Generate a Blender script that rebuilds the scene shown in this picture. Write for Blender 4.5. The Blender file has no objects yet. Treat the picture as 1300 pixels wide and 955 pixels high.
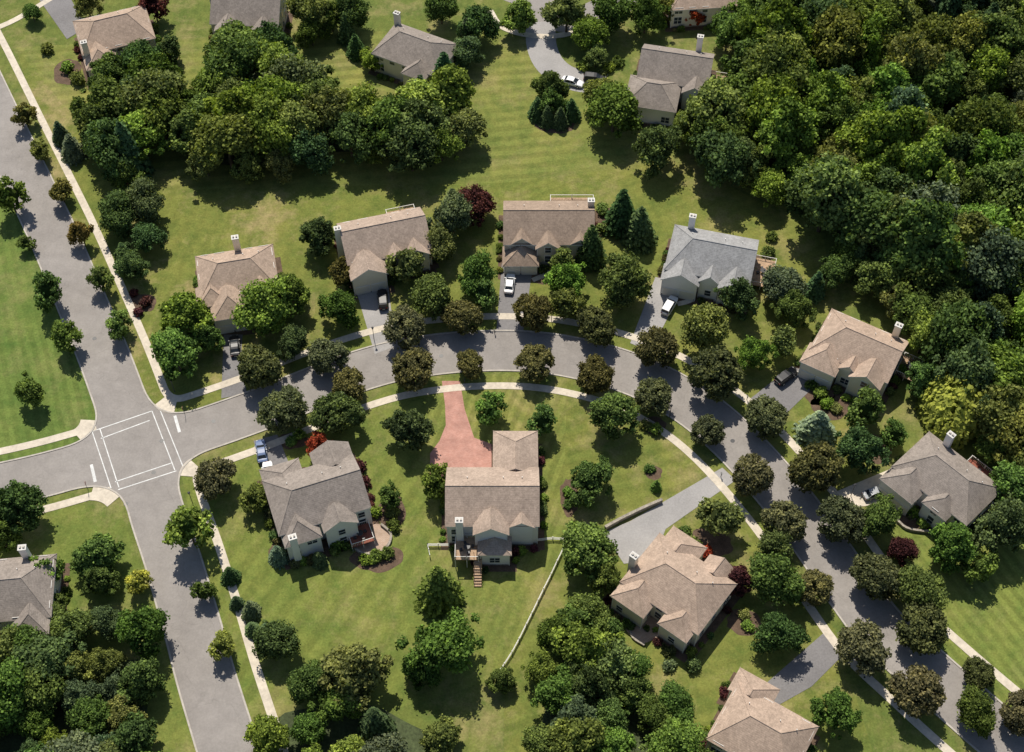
import bpy, math, random
import numpy as np
from mathutils import Vector, Matrix
random.seed(7); rng=np.random.default_rng(7)
S=bpy.context.scene; COL=S.collection

# ---------------------------------------------------------------- survey -> metres
TH=math.radians(55.4); F=1805.6; H=222.0
def scale_at(v): return F/H*(math.sin(TH)+(v-477.5)/F*math.cos(TH))
def G(u,v,h=0.0):
    xn=(u-650)/F; yn=(v-477.5)/F
    t=(H-h)/(math.sin(TH)+yn*math.cos(TH))
    return (t*xn, t*(math.cos(TH)-yn*math.sin(TH))-H/math.tan(TH))
def GP(pts,h=0.0): return [G(u,v,h) for u,v in pts]

# ---------------------------------------------------------------- materials
def newmat(name,rough=0.8,spec=0.3):
    m=bpy.data.materials.new(name); m.use_nodes=True
    nt=m.node_tree; b=nt.nodes['Principled BSDF']
    b.inputs['Roughness'].default_value=rough
    b.inputs['Specular IOR Level'].default_value=spec
    return m,nt,b
def N(nt,t,**k):
    n=nt.nodes.new(t)
    for a,b in k.items(): setattr(n,a,b)
    return n
def noise(nt,vec,scale,detail=4,rough=0.6):
    n=N(nt,'ShaderNodeTexNoise'); n.inputs['Scale'].default_value=scale
    n.inputs['Detail'].default_value=detail; n.inputs['Roughness'].default_value=rough
    nt.links.new(vec,n.inputs['Vector']); return n.outputs['Fac']
def ramp(nt,fac,stops):
    r=N(nt,'ShaderNodeValToRGB'); e=r.color_ramp.elements
    while len(e)<len(stops): e.new(0.5)
    for i,(p,c) in enumerate(stops): e[i].position=p; e[i].color=(c[0],c[1],c[2],1)
    nt.links.new(fac,r.inputs['Fac']); return r.outputs['Color']
def mix(nt,fac,a,b,mode='MIX'):
    m=N(nt,'ShaderNodeMix',data_type='RGBA',blend_type=mode)
    for s,val in ((m.inputs[0],fac),(m.inputs[6],a),(m.inputs[7],b)):
        if isinstance(val,(int,float)): s.default_value=val
        elif isinstance(val,tuple): s.default_value=(val[0],val[1],val[2],1)
        else: nt.links.new(val,s)
    return m.outputs[2]
def wpos(nt): return N(nt,'ShaderNodeNewGeometry').outputs['Position']
def opos(nt): return N(nt,'ShaderNodeTexCoord').outputs['Object']
def bump(nt,b,fac,strength,dist=0.1):
    n=N(nt,'ShaderNodeBump'); n.inputs['Strength'].default_value=strength; n.inputs['Distance'].default_value=dist
    nt.links.new(fac,n.inputs['Height']); nt.links.new(n.outputs['Normal'],b.inputs['Normal'])
def speck(name,c,var=0.25,s1=0.15,s2=3.0,rough=0.85,bumps=0.0,world=True,spec=0.25):
    m,nt,b=newmat(name,rough,spec); p=wpos(nt) if world else opos(nt)
    lo=tuple(x*(1-var) for x in c); hi=tuple(x*(1+var) for x in c)
    a=ramp(nt,noise(nt,p,s1,5),[(0.3,lo),(0.7,hi)])
    d=ramp(nt,noise(nt,p,s2,3),[(0.3,(1-var,)*3),(0.7,(1+var*0.6,)*3)])
    nt.links.new(mix(nt,1.0,a,d,'MULTIPLY'),b.inputs['Base Color'])
    if bumps: bump(nt,b,noise(nt,p,s2*2,4),bumps)
    return m
def lawn(name,g,ang,dry=0.5,stripe=0.12,period=0.9):
    m,nt,b=newmat(name,0.95,0.1); p=wpos(nt)
    g=(g[0]*1.72,g[1]*1.55,g[2]*1.5)
    g2=(g[0]*1.40,g[1]*1.2,g[2]*1.3); dark=(g[0]*0.60,g[1]*0.74,g[2]*0.7)
    c=ramp(nt,noise(nt,p,0.045,6,0.65),[(0.35,g),(0.66,g2)])
    c=mix(nt,ramp(nt,noise(nt,p,0.22,5,0.7),[(0.42,(0,0,0)),(0.68,(0.80,)*3)]),c,dark)
    dr=ramp(nt,noise(nt,p,0.085,8,0.75),[(0.50,(0,0,0)),(0.66,(dry,)*3)])
    c=mix(nt,dr,c,(0.32,0.26,0.12))
    c=mix(nt,1.0,c,ramp(nt,noise(nt,p,0.7,5,0.8),[(0.3,(0.80,)*3),(0.7,(1.16,)*3)]),'MULTIPLY')
    c=mix(nt,1.0,c,ramp(nt,noise(nt,p,2.6,3,0.8),[(0.25,(0.72,)*3),(0.75,(1.25,)*3)]),'MULTIPLY')
    mp=N(nt,'ShaderNodeMapping'); mp.inputs['Rotation'].default_value=(0,0,ang); nt.links.new(p,mp.inputs['Vector'])
    w=N(nt,'ShaderNodeTexWave'); w.inputs['Scale'].default_value=0.314/period*0.5; w.inputs['Distortion'].default_value=1.8
    w.inputs['Detail'].default_value=3; w.inputs['Detail Scale'].default_value=0.5
    nt.links.new(mp.outputs[0],w.inputs['Vector'])
    fade=ramp(nt,noise(nt,p,0.03,2),[(0.36,(0.35,)*3),(0.60,(1,)*3)])
    st=mix(nt,fade,(1.0,1.0,1.0),ramp(nt,w.outputs['Fac'],[(0.3,(1-stripe*1.15,)*3),(0.7,(1+stripe*0.7,)*3)]))
    c=mix(nt,1.0,c,st,'MULTIPLY')
    nt.links.new(c,b.inputs['Base Color'])
    return m

M={}
M['ground']=lawn('meadow_grass',(0.075,0.105,0.026),0.2,0.7,0.05)
m,nt,b=newmat('worn_asphalt',0.9,0.25); p=wpos(nt)
c=ramp(nt,noise(nt,p,0.06,5),[(0.3,(0.258,0.235,0.216)),(0.7,(0.325,0.298,0.276))])
c=mix(nt,1.0,c,ramp(nt,noise(nt,p,2.5,4,0.7),[(0.3,(0.9,)*3),(0.7,(1.08,)*3)]),'MULTIPLY')
c=mix(nt,1.0,c,ramp(nt,noise(nt,p,0.35,5,0.7),[(0.35,(0.88,)*3),(0.65,(1.04,)*3)]),'MULTIPLY')
v=N(nt,'ShaderNodeTexVoronoi',feature='DISTANCE_TO_EDGE'); v.inputs['Scale'].default_value=0.085
wv=N(nt,'ShaderNodeVectorMath',operation='ADD'); nn=N(nt,'ShaderNodeTexNoise'); nn.inputs['Scale'].default_value=0.25
sc=N(nt,'ShaderNodeVectorMath',operation='SCALE'); sc.inputs['Scale'].default_value=5
nt.links.new(p,nn.inputs['Vector']); nt.links.new(nn.outputs['Color'],sc.inputs[0]); nt.links.new(sc.outputs[0],wv.inputs[0]); nt.links.new(p,wv.inputs[1])
nt.links.new(wv.outputs[0],v.inputs['Vector'])
c=mix(nt,1.0,c,ramp(nt,v.outputs['Distance'],[(0.0,(0.88,)*3),(0.007,(1,)*3)]),'MULTIPLY')
nt.links.new(c,b.inputs['Base Color']); M['asphalt']=m
M['drive']=speck('driveway_asphalt',(0.21,0.20,0.20),0.15)
M['drive_light']=speck('pale_driveway',(0.34,0.325,0.315),0.12)
M['concrete']=speck('sidewalk_concrete',(0.60,0.53,0.43),0.14,0.4,1.5)
M['curb']=speck('curb_concrete',(0.46,0.42,0.37),0.15,0.4,2)
M['paint']=speck('road_paint',(0.68,0.68,0.66),0.2,0.8,4)
M['mulch']=speck('mulch',(0.125,0.082,0.055),0.3,0.8,5,bumps=0.5)
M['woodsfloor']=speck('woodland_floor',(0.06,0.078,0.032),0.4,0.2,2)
M['stone']=speck('stone',(0.34,0.30,0.25),0.3,1,4,bumps=0.4)
M['wood']=speck('deck_wood',(0.42,0.29,0.19),0.2,1,4)
M['redwood']=speck('red_deck_wood',(0.26,0.09,0.06),0.2,1,4)
M['trim']=speck('white_trim',(0.74,0.72,0.67),0.05,0.5,3,rough=0.5)
M['cap']=speck('chimney_cap',(0.62,0.60,0.56),0.1,0.5,3,rough=0.7)
M['metal']=speck('dark_metal',(0.05,0.05,0.055),0.2,1,4,rough=0.4)
def brickmat(name,c1,c2,mo,s):
    m,nt,b=newmat(name,0.9,0.2); p=wpos(nt)
    br=N(nt,'ShaderNodeTexBrick'); br.inputs['Scale'].default_value=s
    br.inputs['Color1'].default_value=(*c1,1); br.inputs['Color2'].default_value=(*c2,1); br.inputs['Mortar'].default_value=(*mo,1)
    nt.links.new(p,br.inputs['Vector'])
    c=mix(nt,1.0,br.outputs['Color'],ramp(nt,noise(nt,p,0.5,5),[(0.3,(0.78,)*3),(0.7,(1.15,)*3)]),'MULTIPLY')
    nt.links.new(c,b.inputs['Base Color']); return m
M['pavers']=brickmat('red_pavers',(0.45,0.23,0.18),(0.52,0.29,0.235),(0.36,0.20,0.16),1.5)
M['patio']=brickmat('patio_pavers',(0.42,0.30,0.22),(0.48,0.36,0.28),(0.30,0.23,0.18),1.2)
def roofmat(name,c):
    m,nt,b=newmat(name,0.9,0.2); p=opos(nt)
    a=ramp(nt,noise(nt,p,0.25,4),[(0.3,tuple(x*0.84 for x in c)),(0.7,tuple(x*1.12 for x in c))])
    a=mix(nt,1.0,a,ramp(nt,noise(nt,p,3.2,3,0.8),[(0.3,(0.74,)*3),(0.7,(1.20,)*3)]),'MULTIPLY')
    mp=N(nt,'ShaderNodeMapping'); mp.inputs['Scale'].default_value=(1.4,1.4,0.10); nt.links.new(p,mp.inputs['Vector'])
    a=mix(nt,1.0,a,ramp(nt,noise(nt,mp.outputs[0],1.0,4,0.7),[(0.35,(0.82,)*3),(0.65,(1.08,)*3)]),'MULTIPLY')
    sx=N(nt,'ShaderNodeSeparateXYZ'); nt.links.new(p,sx.inputs[0])
    w=N(nt,'ShaderNodeMath',operation='MULTIPLY'); w.inputs[1].default_value=38; nt.links.new(sx.outputs[2],w.inputs[0])
    s=N(nt,'ShaderNodeMath',operation='SINE'); nt.links.new(w.outputs[0],s.inputs[0])
    a=mix(nt,1.0,a,ramp(nt,s.outputs[0],[(0.0,(0.91,)*3),(0.6,(1.03,)*3)]),'MULTIPLY')
    nt.links.new(a,b.inputs['Base Color'])
    return m
R_={'tan':roofmat('tan_shingles',(0.46,0.345,0.265)),'tan2':roofmat('sand_shingles',(0.44,0.34,0.27)),'brown':roofmat('brown_shingles',(0.36,0.27,0.205)),
    'grey':roofmat('grey_shingles',(0.35,0.345,0.34)),'greybrown':roofmat('weathered_shingles',(0.31,0.265,0.23))}
def siding(name,c):
    m,nt,b=newmat(name,0.6,0.3); p=opos(nt)
    a=ramp(nt,noise(nt,p,0.4,4),[(0.3,tuple(x*0.93 for x in c)),(0.7,c)])
    sx=N(nt,'ShaderNodeSeparateXYZ'); nt.links.new(p,sx.inputs[0])
    w=N(nt,'ShaderNodeMath',operation='MULTIPLY'); w.inputs[1].default_value=30; nt.links.new(sx.outputs[2],w.inputs[0])
    s=N(nt,'ShaderNodeMath',operation='SINE'); nt.links.new(w.outputs[0],s.inputs[0])
    a=mix(nt,1.0,a,ramp(nt,s.outputs[0],[(0.0,(0.90,)*3),(0.4,(1.0,)*3)]),'MULTIPLY')
    nt.links.new(a,b.inputs['Base Color']); return m
W_={'cream':siding('cream_siding',(0.82,0.75,0.59)),'white':siding('white_siding',(0.84,0.82,0.78)),'beige':siding('beige_siding',(0.64,0.57,0.47))}
m,nt,b=newmat('window_glass',0.08,0.6); b.inputs['Base Color'].default_value=(0.035,0.045,0.06,1); M['glass']=m
m,nt,b=newmat('car_glass',0.25,0.4); b.inputs['Base Color'].default_value=(0.02,0.025,0.03,1); M['carglass']=m
m,nt,b=newmat('garage_door',0.5,0.3); b.inputs['Base Color'].default_value=(0.70,0.66,0.57,1); M['garage']=m
m,nt,b=newmat('rubber',0.8,0.2); b.inputs['Base Color'].default_value=(0.015,0.015,0.015,1); M['rubber']=m
m,nt,b=newmat('tail_lamp',0.3,0.5); b.inputs['Base Color'].default_value=(0.35,0.01,0.01,1); M['tail']=m
def paint(name,c,r=0.42):
    m,nt,b=newmat(name,r,0.4); b.inputs['Base Color'].default_value=(*c,1); return m
P_={'white':paint('white_car_paint',(0.78,0.78,0.78)),'black':paint('black_car_paint',(0.018,0.018,0.022)),
    'blue':paint('blue_car_paint',(0.10,0.15,0.28)),'silver':paint('silver_car_paint',(0.35,0.36,0.38)),'red':paint('red_sign_paint',(0.3,0.03,0.02))}
m=bpy.data.materials.new('foliage'); m.use_nodes=True; nt=m.node_tree; nt.nodes.clear()
oi=N(nt,'ShaderNodeObjectInfo'); at=N(nt,'ShaderNodeAttribute',attribute_name='tone')
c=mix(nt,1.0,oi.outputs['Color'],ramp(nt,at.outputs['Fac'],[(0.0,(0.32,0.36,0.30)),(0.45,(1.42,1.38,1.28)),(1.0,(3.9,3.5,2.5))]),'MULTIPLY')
d=N(nt,'ShaderNodeBsdfDiffuse'); tr=N(nt,'ShaderNodeBsdfTranslucent'); ms=N(nt,'ShaderNodeMixShader'); ms.inputs[0].default_value=0.30
o=N(nt,'ShaderNodeOutputMaterial')
nt.links.new(c,d.inputs['Color']); nt.links.new(mix(nt,1.0,c,(1.3,1.3,0.5),'MULTIPLY'),tr.inputs['Color'])
nt.links.new(d.outputs[0],ms.inputs[1]); nt.links.new(tr.outputs[0],ms.inputs[2])
nt.links.new(ms.outputs[0],o.inputs['Surface'])
M['foliage']=m
M['bark']=speck('bark',(0.10,0.075,0.055),0.3,1,5,world=False)

# ---------------------------------------------------------------- mesh helpers
class MB:
    def __init__(s): s.v=[]; s.f=[]; s.m=[]
    def add(s,vs,fs,mi=0):
        o=len(s.v); s.v+=[tuple(x) for x in vs]
        for f in fs: s.f.append([i+o for i in f]); s.m.append(mi)
    def box(s,cx,cy,z0,z1,w,d,mi=0,rot=0.0):
        c,sn=math.cos(rot),math.sin(rot); P=[]
        for z in (z0,z1):
            for x,y in ((-w/2,-d/2),(w/2,-d/2),(w/2,d/2),(-w/2,d/2)):
                P.append((cx+x*c-y*sn,cy+x*sn+y*c,z))
        s.add(P,[(0,3,2,1),(4,5,6,7),(0,1,5,4),(1,2,6,5),(2,3,7,6),(3,0,4,7)],mi)
    def tube(s,p0,p1,r0,r1,mi=0,n=7):
        p0=Vector(p0); p1=Vector(p1); d=(p1-p0).normalized(); a=d.orthogonal().normalized(); b=d.cross(a)
        P=[]
        for p,r in ((p0,r0),(p1,r1)):
            for i in range(n):
                t=2*math.pi*i/n; P.append(tuple(p+a*math.cos(t)*r+b*math.sin(t)*r))
        s.add(P,[(i,(i+1)%n,n+(i+1)%n,n+i) for i in range(n)]+[tuple(range(n))[::-1],tuple(range(n,2*n))],mi)
    def obj(s,name,mats,parent=None,smooth=False):
        me=bpy.data.meshes.new(name); me.from_pydata(s.v,[],s.f); me.update()
        for m in mats: me.materials.append(m)
        me.polygons.foreach_set('material_index',s.m)
        if smooth: me.polygons.foreach_set('use_smooth',[True]*len(s.f))
        o=bpy.data.objects.new(name,me); COL.objects.link(o)
        if parent: o.parent=parent
        return o
def empty(name,loc,yaw=0):
    e=bpy.data.objects.new(name,None); COL.objects.link(e); e.location=loc; e.rotation_euler=(0,0,yaw); e.empty_display_size=1
    return e
def inpoly(x,y,P):
    r=False; j=len(P)-1
    for i in range(len(P)):
        if (P[i][1]>y)!=(P[j][1]>y) and x<(P[j][0]-P[i][0])*(y-P[i][1])/(P[j][1]-P[i][1])+P[i][0]: r=not r
        j=i
    return r
from mathutils.geometry import tessellate_polygon
def smooth_closed(P,n=2):
    for _ in range(n):
        Q=[]
        for i in range(len(P)):
            a=P[i]; b=P[(i+1)%len(P)]
            Q+= [(a[0]*.75+b[0]*.25,a[1]*.75+b[1]*.25),(a[0]*.25+b[0]*.75,a[1]*.25+b[1]*.75)]
        P=Q
    return P
def sheet(name,P,z,mat,parent=None):
    tri=tessellate_polygon([[Vector((x,y,0)) for x,y in P]])
    mb=MB(); fs=[]
    for t in tri:
        a,b,c=[P[i] for i in t]
        cr=(b[0]-a[0])*(c[1]-a[1])-(b[1]-a[1])*(c[0]-a[0])
        fs.append(t if cr>0 else t[::-1])
    mb.add([(x,y,z) for x,y in P],fs)
    return mb.obj(name,[mat],parent)
def catmull(P,step=1.5):
    P=[np.array(p,float) for p in P]; P=[2*P[0]-P[1]]+P+[2*P[-1]-P[-2]]; out=[]
    for i in range(1,len(P)-2):
        n=max(2,int(np.linalg.norm(P[i+1]-P[i])/step))
        for k in range(n):
            t=k/n
            out.append(0.5*((2*P[i])+(-P[i-1]+P[i+1])*t+(2*P[i-1]-5*P[i]+4*P[i+1]-P[i+2])*t*t+(-P[i-1]+3*P[i]-3*P[i+1]+P[i+2])*t**3))
    out.append(P[-2]); return np.array(out)
def offset(L,d):
    L=np.asarray(L); T=np.gradient(L,axis=0); T/=np.linalg.norm(T,axis=1)[:,None]+1e-9
    return L+np.stack([-T[:,1],T[:,0]],1)*d
def ribbon(mb,L,w,z,h=0.0,mi=0):
    a=offset(L,w/2); b=offset(L,-w/2); n=len(L)
    if h==0:
        mb.add([(x,y,z) for x,y in a]+[(x,y,z) for x,y in b],[(i,n+i,n+i+1,i+1) for i in range(n-1)],mi)
    else:
        V=[(x,y,z+h) for x,y in a]+[(x,y,z+h) for x,y in b]+[(x,y,z-0.02) for x,y in a]+[(x,y,z-0.02) for x,y in b]
        Fs=[(i,n+i,n+i+1,i+1) for i in range(n-1)]+[(2*n+i,i,i+1,2*n+i+1) for i in range(n-1)]+[(n+i,3*n+i,3*n+i+1,n+i+1) for i in range(n-1)]
        mb.add(V,Fs,mi)

# ---------------------------------------------------------------- ground & lawns
sheet('ground',[(-3000,-3000),(3000,-3000),(3000,3000),(-3000,3000)],0.0,M['ground'])
lots=[([(-900,-60),(-60,30),(165,520),(150,600),(-900,760)],(0.068,0.110,0.026),-0.35,0.35,0.09),
 ([(20,60),(170,240),(400,225),(400,470),(205,530),(100,330)],(0.086,0.113,0.027),0.2,1.0,0.05),
 ([(400,225),(640,210),(640,430),(400,475)],(0.088,0.116,0.027),0.9,0.6,0.06),
 ([(640,230),(860,200),(1045,300),(1120,700),(980,600),(860,480),(640,430)],(0.092,0.118,0.028),1.1,0.65,0.06),
 ([(420,40),(640,40),(900,160),(1050,290),(860,205),(640,232),(170,242),(20,60)],(0.098,0.126,0.032),1.45,0.5,0.11),
 ([(230,600),(540,480),(545,690),(640,860),(300,960)],(0.088,0.120,0.028),0.5,0.5,0.11),
 ([(540,480),(720,470),(715,690),(640,860),(545,690)],(0.094,0.122,0.030),0.35,0.6,0.11),
 ([(720,470),(930,600),(1060,800),(1110,960),(640,960),(640,860),(715,690)],(0.087,0.114,0.027),1.2,0.75,0.08),
 ([(-300,655),(150,640),(262,960),(-300,960)],(0.078,0.112,0.026),0.1,0.6,0.06),
 ([(1100,640),(1300,560),(1600,960),(1220,930)],(0.092,0.128,0.030),-0.5,0.35,0.13)]
for i,(P,g,a,dr,st) in enumerate(lots):
    sheet('lawn',GP(P),0.006+0.0015*i,lawn('lawn_grass_%d'%i,g,a,dr,st,1.0+0.4*(i%3)))
FOREST=[
 dict(P=[(925,110),(960,50),(1010,-25),(1400,-60),(1420,560),(1310,600),(1262,520),(1195,460),(1165,400),(1105,330),(1055,262),(985,222),(920,205),(895,150)],n=1.0,h=9),
 dict(P=[(130,100),(185,95),(225,125),(265,110),(295,75),(345,70),(375,100),(420,118),(440,140),(480,145),(515,128),(560,110),(590,130),(605,165),(575,190),(500,188),(420,182),(330,205),(250,198),(215,165),(190,175),(185,205),(155,215),(130,160)],n=1.0,h=7,s=.9),
 dict(P=[(735,790),(775,795),(800,850),(850,920),(880,990),(660,990),(695,890),(710,840)],n=1.0,h=5,s=.66),
 dict(P=[(-60,835),(40,830),(95,838),(190,828),(195,850),(180,900),(190,990),(-60,990)],n=1.0,h=5,s=.72),
 dict(P=[(335,905),(400,890),(470,885),(520,915),(560,930),(560,1020),(340,1020)],n=1.15,h=5,s=.7),
]
for fd in FOREST:
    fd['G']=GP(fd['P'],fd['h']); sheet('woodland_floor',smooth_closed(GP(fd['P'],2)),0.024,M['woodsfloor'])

# ---------------------------------------------------------------- roads
A=catmull(GP([(-110,-80),(-60,30),(-32,88),(-3,150),(35,230),(68,300),(100,375),(133,455),(157,520),(183,590),(199,650),(219,710),(244,795),(263,865),(292,960),(320,1060)]))
B=catmull(GP([(175,570),(250,548),(330,520),(400,492),(460,470),(520,455),(600,446),(680,447),(750,459),(810,478),(860,503),(905,535),(950,578),(1000,636),(1040,690),(1078,745),(1118,798),(1168,845),(1230,900),(1300,960)]))
C=catmull(GP([(172,570),(120,585),(60,602),(0,616),(-80,632),(-200,650)]))
WA=9.2
mb=MB(); ribbon(mb,A,WA,0.030); mb.obj('street',[M['asphalt']])
mb=MB(); ribbon(mb,B[4:],WA,0.034); mb.obj('street',[M['asphalt']])
mb=MB(); ribbon(mb,C[3:],WA,0.038); mb.obj('street',[M['asphalt']])
ctr=np.array(G(172,572))
def near_cut(L,keep,d):
    return np.array([p for p in L if keep(p) and np.linalg.norm(p-ctr)>d])
def corner(a,b):
    p0=a[-1]; t0=a[-1]-a[-3]; p3=b[0]; t3=b[0]-b[2]
    Mx=np.array([[t0[0],-t3[0]],[t0[1],-t3[1]]]); s=np.linalg.solve(Mx,p3-p0); c=p0+t0*s[0]
    k=[(1-t)**2*p0+2*t*(1-t)*c+t*t*p3 for t in np.linspace(0,1,12)[1:-1]]
    return np.array(list(a)+k+list(b)), np.array(k)
up=lambda p:p[1]>ctr[1]; dn=lambda p:p[1]<ctr[1]
ident=lambda p:True
def side(L,d,keep,cut): return near_cut(offset(L,d),keep,cut)
def blocks(off,cut):
    Ae_up=side(A,off,up,cut); Ae_dn=side(A,off,dn,cut); Aw_up=side(A,-off,up,cut); Aw_dn=side(A,-off,dn,cut)
    Bn=side(B,off,ident,cut); Bs=side(B,-off,ident,cut); Cn=side(C,-off,ident,cut); Cs=side(C,off,ident,cut)
    ne=corner(Ae_up,Bn); se=corner(Bs[::-1],Ae_dn); sw=corner(Aw_dn[::-1],Cs); nw=corner(Cn[::-1],Aw_up[::-1])
    return ne,se,sw,nw,(Ae_up,Bn,Bs,Ae_dn,Aw_dn,Cs,Cn,Aw_up)
ne,se,sw,nw,ends=blocks(WA/2,12.5)
poly=[tuple(p) for p in [ends[0][-1]]+list(ne[1])+[ends[1][0]]+[ends[2][0]]+list(se[1])+[ends[3][0]]+[ends[4][0]]+list(sw[1])+[ends[5][0]]+[ends[6][0]]+list(nw[1])+[ends[7][-1]]]
sheet('intersection',poly,0.043,M['asphalt'])
mb=MB()
for q,_ in blocks(WA/2+0.12,12.5)[:4]: ribbon(mb,q,0.3,0.03,0.12)
mb.obj('curb',[M['curb']])
q4=blocks(WA/2+3.6,13.5)
mb=MB(); ribbon(mb,q4[0][0],1.5,0.03,0.05); ribbon(mb,q4[1][0],1.5,0.03,0.05)
ribbon(mb,near_cut(offset(C,WA/2+2.6),ident,9)[:28],1.5,0.03,0.05)
ribbon(mb,near_cut(offset(C,-(WA/2+2.6)),ident,9)[:60],1.5,0.03,0.05)
mb.obj('sidewalk',[M['concrete']])
mb=MB()
for k in range(4):
    arc=blocks(WA/2+1.6,12.8)[k][1]; ribbon(mb,arc[2:-2],2.7,0.03,0.055)
mb.obj('curb_ramp',[M['concrete']])
def line(mb,p,q,w,z=0.048):
    L=np.array([G(*p),G(*q)]); ribbon(mb,L,w,z)
mb=MB()
for p,q in [((117,548),(193,522)),((128,557),(190,534)),((193,522),(222,597)),((203,520),(233,594)),((117,548),(141,620)),((127,545),(151,619)),((150,622),(224,598)),((146,612),(218,588))]:
    line(mb,p,q,0.18)
mb.obj('crosswalk',[M['paint']])
mb=MB(); line(mb,(222,528),(228,549),0.55); line(mb,(116,590),(121,612),0.55); mb.obj('stop_line',[M['paint']])
mb=MB()
for u,v in [(271,535),(195,600),(160,640),(560,452),(930,560),(205,560),(120,430)]:
    x,y=G(u,v); mb.add([(x+0.42*math.cos(t),y+0.42*math.sin(t),0.05) for t in np.linspace(0,2*math.pi,12,endpoint=False)],[tuple(range(12))])
mb.obj('manhole_cover',[M['metal']])
top=catmull(GP([(560,-60),(620,-25),(680,0),(700,20),(735,25),(800,-5),(860,-40)]))
mb=MB(); ribbon(mb,top,8,0.030); mb.obj('street',[M['asphalt']])
mb=MB(); ribbon(mb,catmull(GP([(622,14),(632,30),(650,40),(680,46),(705,46),(735,40)])),1.6,0.03,0.05); ribbon(mb,catmull(GP([(-20,42),(20,25),(75,-8)])),1.5,0.03,0.05)
mb.obj('sidewalk',[M['concrete']])
mb=MB(); ribbon(mb,catmull(GP([(686,28),(688,60),(700,84),(725,100),(768,108)])),6.8,0.05); mb.obj('driveway',[M['drive_light']])
mb=MB(); ribbon(mb,catmull(GP([(1128,40),(1142,80),(1142,130),(1150,180)])),2.2,0.05); mb.obj('footpath',[M['concrete']])

DR=[([(284,425),(308,425),(305,468),(314,500),(281,506)],'drive'),
 ([(450,362),(492,354),(502,440),(476,450)],'drive_light'),
 ([(637,335),(677,335),(664,422),(630,422)],'drive'),
 ([(832,352),(870,360),(826,446),(800,436)],'drive_light'),
 ([(1005,465),(1045,480),(985,538),(948,510)],'drive'),
 ([(1060,625),(1132,595),(1146,606),(1158,628),(1120,640),(1080,645),(1048,650)],'concrete'),
 ([(322,560),(352,552),(374,606),(338,618)],'drive'),
 ([(917,594),(934,610),(845,672),(838,690),(828,712),(792,716),(766,676),(800,662)],'drive_light'),
 ([(1050,800),(1076,826),(1030,872),(980,900),(970,870)],'drive'),
 ([(50,0),(85,-10),(110,35),(85,50)],'drive')]
DRG=[]
for i,(P,mt) in enumerate(DR):
    g=GP(P); DRG.append(g); sheet('driveway',g,0.055+0.001*i,M[mt])
rp=GP([(561,484),(584,484),(590,520),(602,556),(624,564),(624,604),(604,612),(546,606),(546,576),(558,560),(566,540),(565,515)])
DRG.append(rp); sheet('brick_driveway',rp,0.07,M['pavers'])

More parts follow.
